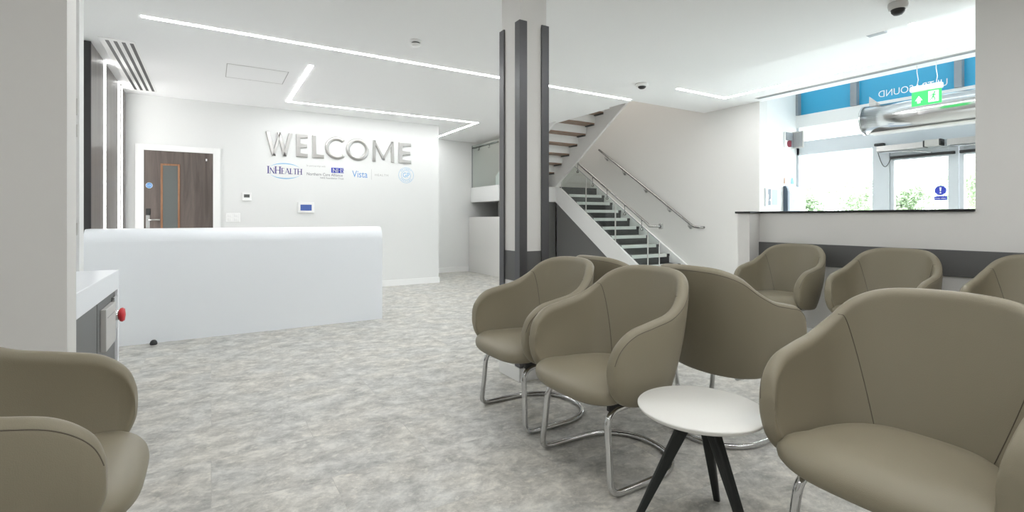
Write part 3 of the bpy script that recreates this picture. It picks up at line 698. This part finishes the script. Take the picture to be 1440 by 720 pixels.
o = thing('exit_sign', 'hanging green emergency exit sign with arrow and running figure', 'exit sign', (7.1, 2.39, 2.45))
EX = wall_x(7.09)
MB().box(7.06, 7.125, 2.235, 2.545, 2.615, 2.685, 0.02, 3).build('housing', M['whitepl'], o)
MB().box(7.091, 7.10, 2.25, 2.53, 2.45, 2.615).build('sign_panel', M['green'], o)
g = MB().prism([(0.035, 0.06), (0.055, 0.06), (0.055, 0.03), (0.085, 0.03), (0.085, 0.06), (0.105, 0.06), (0.07, 0.115), (0.035, 0.06)][:-1], 0.002, EX(2.53, 2.45))
g.box(7.0885, 7.0905, 2.275, 2.37, 2.475, 2.60).build('pictogram', M['exitwhite'], o)
rm = MB(); ER = wall_x(7.087)
def limb(a, b_, w=0.008):
    A, B = Vector(a), Vector(b_); dv = (B - A).normalized(); nv = Vector((-dv.y, dv.x)) * w / 2
    rm.prism([tuple(A - nv), tuple(B - nv), tuple(B + nv), tuple(A + nv)], 0.0015, ER(2.37, 2.475))
rm.disc(0.010, 0.0015, ER(2.37 - 0.058, 2.475 + 0.104), 16)
limb((0.053, 0.092), (0.044, 0.052), 0.018); limb((0.05, 0.088), (0.074, 0.07)); limb((0.048, 0.088), (0.026, 0.078)); limb((0.026, 0.078), (0.022, 0.06))
limb((0.044, 0.054), (0.064, 0.038), 0.011); limb((0.064, 0.038), (0.060, 0.012), 0.009); limb((0.042, 0.054), (0.032, 0.034), 0.011); limb((0.032, 0.034), (0.012, 0.026), 0.009)
rm.build('running_figure', M['green'], o)
for y in (2.30, 2.48):
    MB().tube([(7.095, y, 2.68), (7.095, y - 0.012, 2.76), (7.095, y, 2.85), (7.095, y, RC)], 0.004, 8).build('cable', M['whitepl'], o)

o = thing('picture_frame', 'small framed notice on the white lobby wall above the ledge', 'notice', (7.49, 4.5, 1.45))
MB().box(7.33, 7.66, 4.478, 4.5, 1.32, 1.60, 0.003).build('frame', M['alu'], o)
MB().box(7.345, 7.645, 4.474, 4.479, 1.335, 1.585).build('backing', M['whitepl'], o)
q = MB()
for x0, x1, z0, z1 in ((7.385, 7.46, 1.50, 1.585), (7.40, 7.46, 1.43, 1.50), (7.385, 7.455, 1.335, 1.40), (7.395, 7.43, 1.40, 1.44)): q.box(x0, x1, 4.472, 4.475, z0, z1)
q.build('dark_print', M['kioskdark'], o)
MB().box(7.49, 7.635, 4.472, 4.475, 1.34, 1.58).build('pale_print', M['kiosk'], o)
o = thing('check_in_kiosk', 'pale blue grey self service kiosk with dark side against the lobby wall', 'kiosk', (8.0, 4.46, 0))
MB().prism([(4.43, 0), (4.495, 0), (4.495, 1.64), (4.46, 1.645), (4.44, 1.60), (4.43, 1.56)], 0.31, lambda a, b, c: (7.89 + c, a, b), 0.0).build('body', M['kiosk'], o)
MB().prism([(4.425, 0), (4.497, 0), (4.497, 1.645), (4.46, 1.65), (4.435, 1.605), (4.425, 1.56)], 0.05, lambda a, b, c: (7.84 + c, a, b)).build('side_panel', M['kioskdark'], o)
MB().box(7.95, 8.12, 4.426, 4.432, 1.44, 1.53).box(8.04, 8.12, 4.426, 4.432, 1.33, 1.42).prism([(4.425, 1.555), (4.455, 1.555), (4.47, 1.63), (4.435, 1.61)], 0.30, lambda a, b, c: (7.895 + c, a, b)).build('screen', M['whitepl'], o)
o = thing('wall_alarm_unit', 'small boxed wall unit with dark cover and red part high in the lobby corner', 'wall unit', (8.0, 4.45, 2.3))
MB().box(7.86, 8.06, 4.47, 4.5, 2.27, 2.52, 0.003).build('back_plate', M['whitepl'], o)
MB().box(7.865, 8.045, 4.455, 4.472, 2.385, 2.51, 0.004).box(8.0, 8.045, 4.455, 4.472, 2.275, 2.385).build('dark_cover', M['mull'], o)
MB().disc(0.055, 0.012, lambda a, b, c: (7.955 + a, 4.47 - c, 2.33 + b), 20).build('red_dial', M['dullred'], o)
MB().box(8.062, 8.078, 4.30, 4.5, 2.26, 2.53, 0.003).build('side_plate', M['plate'], o)
q = MB()
for k in range(7): q.box(8.058, 8.063, 4.32 + k * 0.024, 4.334 + k * 0.024, 2.28, 2.51)
q.build('side_louvre', M['mull'], o)
for x0, x1, m, lab in ((7.855, 7.90, 'beadwood', 'tiny brown sticker on the lobby wall above the kiosk'), (8.06, 8.14, 'midblue', 'tiny blue sticker on the lobby wall above the kiosk')):
    tag(MB().prism([(x0, 1.69), (x1, 1.69), (x1 - 0.02, 1.79), (x0 + 0.012, 1.79)], 0.006, lambda a, b, c: (a, 4.5 - c, b)).build('wall_sticker', M[m]), lab, 'sticker')

# ------------------------------------------------------------------ outside
struct('ground_outside', MB().box(8.4, 40, -25, 35, -0.25, -0.1), M['outwall'])
def tree(x, y, h, r, lab, n=2600):
    t = thing('tree', lab, 'tree', (x, y, -0.1), 'trees outside the entrance')
    MB().tube([(x, y, -0.1), (x + 0.05, y, h * 0.5), (x, y + 0.05, h * 0.8)], 0.07, 8, r2=0.03).build('trunk', M['bark'], t)
    rnd = random.Random(int(x * 100 + y * 10)); b = MB()
    lobes = [(Vector((rnd.uniform(-r, r) * 0.6, rnd.uniform(-r, r) * 0.6, h - r + rnd.uniform(-0.5, 0.5) * r)), r * rnd.uniform(0.35, 0.6)) for _ in range(14)]
    for i in range(n):
        c_, lr_ = lobes[i % 14]
        d_ = Vector((rnd.gauss(0, 1), rnd.gauss(0, 1), rnd.gauss(0, 1))).normalized() * lr_ * rnd.uniform(0.5, 1.0)
        p = Vector((x, y, 0)) + c_ + d_
        u = Vector((rnd.gauss(0, 1), rnd.gauss(0, 1), rnd.gauss(0, 1))).normalized(); w_ = u.orthogonal().normalized(); s_ = rnd.uniform(0.05, 0.09)
        b._add([p - u * s_, p + w_ * s_ * 0.45, p + u * s_, p - w_ * s_ * 0.45], [(0, 1, 2, 3)])
    b.build('foliage', M['leaf'], t, recalc=False)
tree(17.0, 9.2, 2.45, 0.85, 'low round green bush seen through the left end of the window')
tree(18.6, 7.9, 2.75, 1.1, 'bushy pale green tree seen through the middle of the window')
tree(16.8, 6.3, 2.2, 0.75, 'small green bush seen at the right end of the window')
tree(16.5, 4.6, 2.8, 0.95, 'leafy green tree seen through the left glass door')
tag(MB().box(17.8, 17.95, 4.3, 4.45, -0.1, 3.0).build('outside_post', M['alulight']), 'pale post standing outside behind the left glass door', 'post')

# ------------------------------------------------------------------ tub chair
def catmull(P, t):
    n = len(P) - 1; t = max(0.0, min(n - 1e-9, t)); i = int(t); f = t - i
    p0, p1, p2, p3 = P[max(i - 1, 0)], P[i], P[i + 1], P[min(i + 2, n)]
    if i == 0: p0 = [2 * a - b for a, b in zip(p1, p2)]
    if i + 1 == n: p3 = [2 * a - b for a, b in zip(p2, p1)]
    return [0.5 * (2 * b + (c_ - a) * f + (2 * a - 5 * b + 4 * c_ - d_) * f * f + (3 * b - a - 3 * c_ + d_) * f ** 3) for a, b, c_, d_ in zip(p0, p1, p2, p3)]
TIP = (.243, .268, .515)
TOP = [TIP, (.239, .274, .572), (.214, .284, .632), (.150, .295, .682), (.05, .300, .706), (-.06, .298, .730), (-.150, .282, .778), (-.225, .242, .846), (-.290, .160, .884), (-.322, 0, .893)]
BOT = [TIP, (.239, .266, .462), (.208, .262, .405), (.145, .260, .368), (.05, .256, .350), (-.03, .246, .343), (-.10, .222, .338), (-.148, .168, .334), (-.172, .09, .331), (-.18, 0, .330)]
FT = TOP + [(x, -y, z) for x, y, z in TOP[-2::-1]]
FB = BOT + [(x, -y, z) for x, y, z in BOT[-2::-1]]
NS = len(FT) - 1
TH = 0.052
def mid_pt(t, v):
    T, B = Vector(catmull(FT, t)), Vector(catmull(FB, t))
    e = 0.05
    def mid(q): return (Vector(catmull(FT, q)) + Vector(catmull(FB, q))) / 2
    t2 = min(max(t, 2.0), NS - 2.0)
    d_ = mid(t2 + e) - mid(t2 - e); d_.z = 0; d_.normalize()
    N = Vector((d_.y, -d_.x, 0))
    if N.dot(Vector((T.x + 0.08, T.y, 0))) < 0: N = -N
    h = (T - B).length
    return B + (T - B) * v + N * 0.020 * min(1, h / 0.25) * 4 * v * (1 - v), N, h
def shell_pt(t, v, side, extra=0.0):
    """side +1 outer, -1 inner surface; v 0..1 from the lower edge to the rim"""
    e = 1e-3
    P, N, h = mid_pt(t, v)
    dv = mid_pt(t, min(v + e, 1))[0] - mid_pt(t, max(v - e, 0))[0]
    if dv.length > 1e-7:
        dv.normalize(); N = N - dv * N.dot(dv); N.normalize()
    # rounded edges: the panel thins to nothing at its outline
    hs = 2 * math.sqrt(max(0.0, v * (1 - v)))            # 0 at the edges
    dv_ = min(v, 1 - v) * h + 1e-6
    dh_ = (Vector(TIP) - Vector((P.x, abs(P.y), TIP[2]))).length + 1e-6      # along the arm from its front
    dist = (dv_ ** -4 + (1.5 * dh_ + 0.004) ** -4) ** -0.25
    edge = min(1.0, dist / 0.032)
    th = TH * math.sqrt(max(0.0, 1 - (1 - edge) ** 2))
    return P + N * side * (th / 2 + extra)
def make_shell():
    mb = MB(); nt = 220; nv = 44; loops = []
    for i in range(nt + 1):
        u = i / nt; q = 0.5 - 0.5 * math.cos(PI * u)
        t = NS * (0.35 * q + 0.65 * u) if True else 0
        t = min(max(t, 0.004), NS - 0.004)
        lp = [shell_pt(t, 0.5 - 0.5 * math.cos(PI * j / nv), -1) for j in range(nv + 1)]
        lp += [shell_pt(t, 0.5 + 0.5 * math.cos(PI * j / nv), 1) for j in range(1, nv)]
        loops.append(lp)
    k = len(loops[0]); v = [p for lp in loops for p in lp]; f = []
    for i in range(len(loops) - 1):
        for q in range(k): f.append((i * k + q, i * k + (q + 1) % k, (i + 1) * k + (q + 1) % k, (i + 1) * k + q))
    f += [tuple(range(k)), tuple(range((len(loops) - 1) * k + k - 1, (len(loops) - 1) * k - 1, -1))]
    mb._add(v, f, True); bmesh.ops.remove_doubles(mb.bm, verts=mb.bm.verts[:], dist=2e-4); return mb
def make_seat():
    mb = MB(); nu, nv = 64, 14
    def plan(a):
        c_, s_ = math.cos(a), math.sin(a); e = 0.62
        sx = math.copysign(abs(c_) ** e, c_); sy = math.copysign(abs(s_) ** e, s_)
        x = 0.055 + 0.240 * sx
        w = 0.243 + 0.052 * (lambda q: q * q * (3 - 2 * q))(min(1, max(0, (x - 0.08) / 0.16))) - 0.05 * max(0, -(x - 0.05)) / 0.24
        return x, sy * w
    v = []; f = []
    for j in range(nv + 1):
        b = -PI / 2 + PI * j / nv; r = math.cos(b) ** 0.42 if 0 < j < nv else 0.0; h = math.sin(b)
        for i in range(nu):
            x, y = plan(2 * PI * i / nu)
            px_, py_ = 0.055 + (x - 0.055) * r, y * r
            z = 0.410 + (0.052 if h > 0 else 0.056) * math.copysign(abs(h) ** 0.85, h)
            z += 0.004 - 0.02 * max(0, (px_ - 0.14) / 0.16) ** 2      # waterfall front
            v.append((px_, py_, z))
    for j in range(nv):
        for i in range(nu): f.append((j * nu + i, j * nu + (i + 1) % nu, (j + 1) * nu + (i + 1) % nu, (j + 1) * nu + i))
    mb._add(v, f, True); bmesh.ops.remove_doubles(mb.bm, verts=mb.bm.verts[:], dist=1e-5); return mb
def arc3(a, c_, b, n=6):
    """quadratic corner"""
    a, c_, b = Vector(a), Vector(c_), Vector(b)
    return [a * (1 - t) ** 2 + c_ * 2 * t * (1 - t) + b * t * t for t in [i / n for i in range(n + 1)]]
def make_frame():
    r = 0.014; half = []
    half += [Vector((-0.10, 0.17, 0.333)), Vector((0.10, 0.19, 0.335))]
    half += arc3((0.17, 0.2, 0.336), (0.238, 0.206, 0.336), (0.243, 0.212, 0.27), 8)
    half += [Vector((0.247, 0.226, 0.15))]
    half += arc3((0.252, 0.238, 0.06), (0.256, 0.246, r), (0.19, 0.246, r), 8)
    half += [Vector((0.09, 0.244, r))]
    for i in range(1, 15):
        a = PI / 2 * i / 14
        half.append(Vector((-0.005 - 0.242 * math.sin(a), 0.242 * math.cos(a) ** 0.9 if i < 14 else 0.0, r)))
    half = [p - Vector((0.047, 0, 0)) for p in half]
    full = half + [Vector((p.x, -p.y, p.z)) for p in half[-2::-1]]
    return MB().tube(full, r, 12)
def make_chair():
    t = thing('tub_chair', 'x', 'chair', (0, 0, 0), 'taupe leatherette tub chairs in the waiting area', world=False)
    sh = make_shell().build('backrest_shell', M['leather'], t)
    for s_ in (1, -1):       # inner seam from the shoulder down to the seat
        path = []
        for i in range(25):
            q = i / 24; tt = 6.25 + 1.1 * q ** 0.55
            path.append(shell_pt(tt if s_ > 0 else NS - tt, 1 - 0.012 - 0.84 * q, -1, 0.0004))
        MB().tube(path, 0.0014, 6).build('seam', M['seam'], sh)
    # piping seam along the outer edge of the rim
    path = [shell_pt(tt, 1 - 0.022 / max(0.06, mid_pt(tt, 0.5)[2]), 1, 0.0002) for tt in [1.0 + (NS - 2.0) * i / 160 for i in range(161)]]
    MB().tube(path, 0.0014, 6).build('rim_seam', M['seam'], sh)
    make_seat().build('seat', M['leather'], t)
    make_frame().build('sled_frame', M['chrome'], t)
    MB().box(-0.12, 0.15, -0.19, 0.19, 0.35, 0.375, 0.003).build('seat_pan', M['black'], t)
    for s_ in (1, -1):
        MB().box(0.10, 0.185, s_ * 0.2 - 0.009, s_ * 0.2 + 0.009, 0.334, 0.372, 0.004).build('mounting_bracket', M['black'], t)
    return t
CHAIRS = [
    (1.60, 2.395, 180, 'taupe tub chair beside the column, facing the desk'),
    (1.58, 1.73, 180, 'taupe tub chair facing the desk, next to the white round table'),
    (2.385, 1.69, 0, 'taupe tub chair seen from behind, with its back to the round table'),
    (2.385, 2.42, 0, 'taupe tub chair mostly hidden behind the two desk-facing chairs, seen from behind'),
    (1.745, 0.635, 180, 'large nearest taupe tub chair right of the white round table'),
    (-0.455, 1.78, 0, 'taupe tub chair by the left pier, turned towards the room'),
    (4.38, 2.54, 180, 'taupe tub chair against the right wall, farthest along and beside the ledge end'),
    (4.38, 1.74, 180, 'taupe tub chair in the middle of the row against the right wall'),
    (4.38, 0.92, 180, 'taupe tub chair against the right wall, cut off by the right picture edge'),
]
proto = make_chair()
for i, (x, y, a, lab) in enumerate(CHAIRS):
    o = proto if i == 0 else copy_tree(proto)
    o.location = (x, y, 0); o.rotation_euler = (0, 0, math.radians(a)); o['label'] = lab

# ------------------------------------------------------------------ round side table
TX, TY, TZ = 1.51, 1.168, 0.452
t = thing('side_table', 'small round white side table on splayed black legs', 'table', (TX, TY, 0))
MB().lathe([(0, -0.020), (0.207, -0.020), (0.217, -0.013), (0.221, -0.005), (0.221, -0.003), (0.218, 0), (0, 0)], (TX, TY, TZ), 72).build('tabletop', M['tabletop'], t)
MB().lathe([(0, -0.045), (0.09, -0.045), (0.09, -0.022), (0, -0.022)], (TX, TY, TZ), 32).build('mounting_plate', M['black'], t)
for a in (23, 143, 263):
    ca, sa = math.cos(math.radians(a)), math.sin(math.radians(a)); mb = MB()
    v = []; f = []
    for z, rr, wd, dp in ((0.0, 0.24, 0.012, 0.011), (TZ - 0.024, 0.035, 0.022, 0.026)):
        for i in range(16):
            q = 2 * PI * i / 16; e = 0.6
            lx = dp * math.copysign(abs(math.cos(q)) ** e, math.cos(q)); ly = wd * math.copysign(abs(math.sin(q)) ** e, math.sin(q))
            v.append((TX + ca * (rr + lx) - sa * ly, TY + sa * (rr + lx) + ca * ly, z))
    f = [(i, (i + 1) % 16, 16 + (i + 1) % 16, 16 + i) for i in range(16)] + [tuple(range(15, -1, -1)), tuple(range(16, 32))]
    mb._add(v, f); mb.build('leg', M['legblack'], t)

# ------------------------------------------------------------------ light
def area(name, loc, sx, sy, power, rot=(0, 0, 0), col=(1, 0.985, 0.965)):
    l = bpy.data.lights.new(name, 'AREA'); l.shape = 'RECTANGLE'; l.size = sx; l.size_y = sy; l.energy = power; l.color = col
    o = bpy.data.objects.new(name, l); COL.objects.link(o); o.location = loc; o.rotation_euler = rot
    return o
# ceiling lamp of the upper stairwell
area('stairwell_lamp', (6.2, 7.2, 5.55), 1.0, 2.0, 28, col=(1, 0.96, 0.90))
w = bpy.data.worlds.new('overcast_sky'); scene.world = w; w.use_nodes = True
bg = w.node_tree.nodes['Background']; bg.inputs[0].default_value = (0.90, 0.965, 1.0, 1); bg.inputs[1].default_value = 6.0

# ------------------------------------------------------------------ camera
cam = bpy.data.cameras.new('camera'); co = bpy.data.objects.new('camera', cam); COL.objects.link(co)
cam.lens = 694.0 / 1440 * 36; cam.sensor_width = 36; cam.shift_y = -53 / 1440; cam.clip_start = 0.02
th = math.atan(423 / 694)
co.location = (0, 0, 1.13); co.rotation_euler = (PI / 2, 0, -th)
scene.camera = co
scene.view_settings.view_transform = 'Standard'; scene.view_settings.look = 'None'
scene.view_settings.gamma = 1.0; scene.view_settings.use_curve_mapping = False
scene.view_settings.exposure = 0.43
scene.cycles.use_denoising = True
scene.cycles.max_bounces = 10; scene.cycles.diffuse_bounces = 6; scene.cycles.transparent_max_bounces = 12
for o in list(bpy.data.objects):
    if 'world_built' in o: del o['world_built']
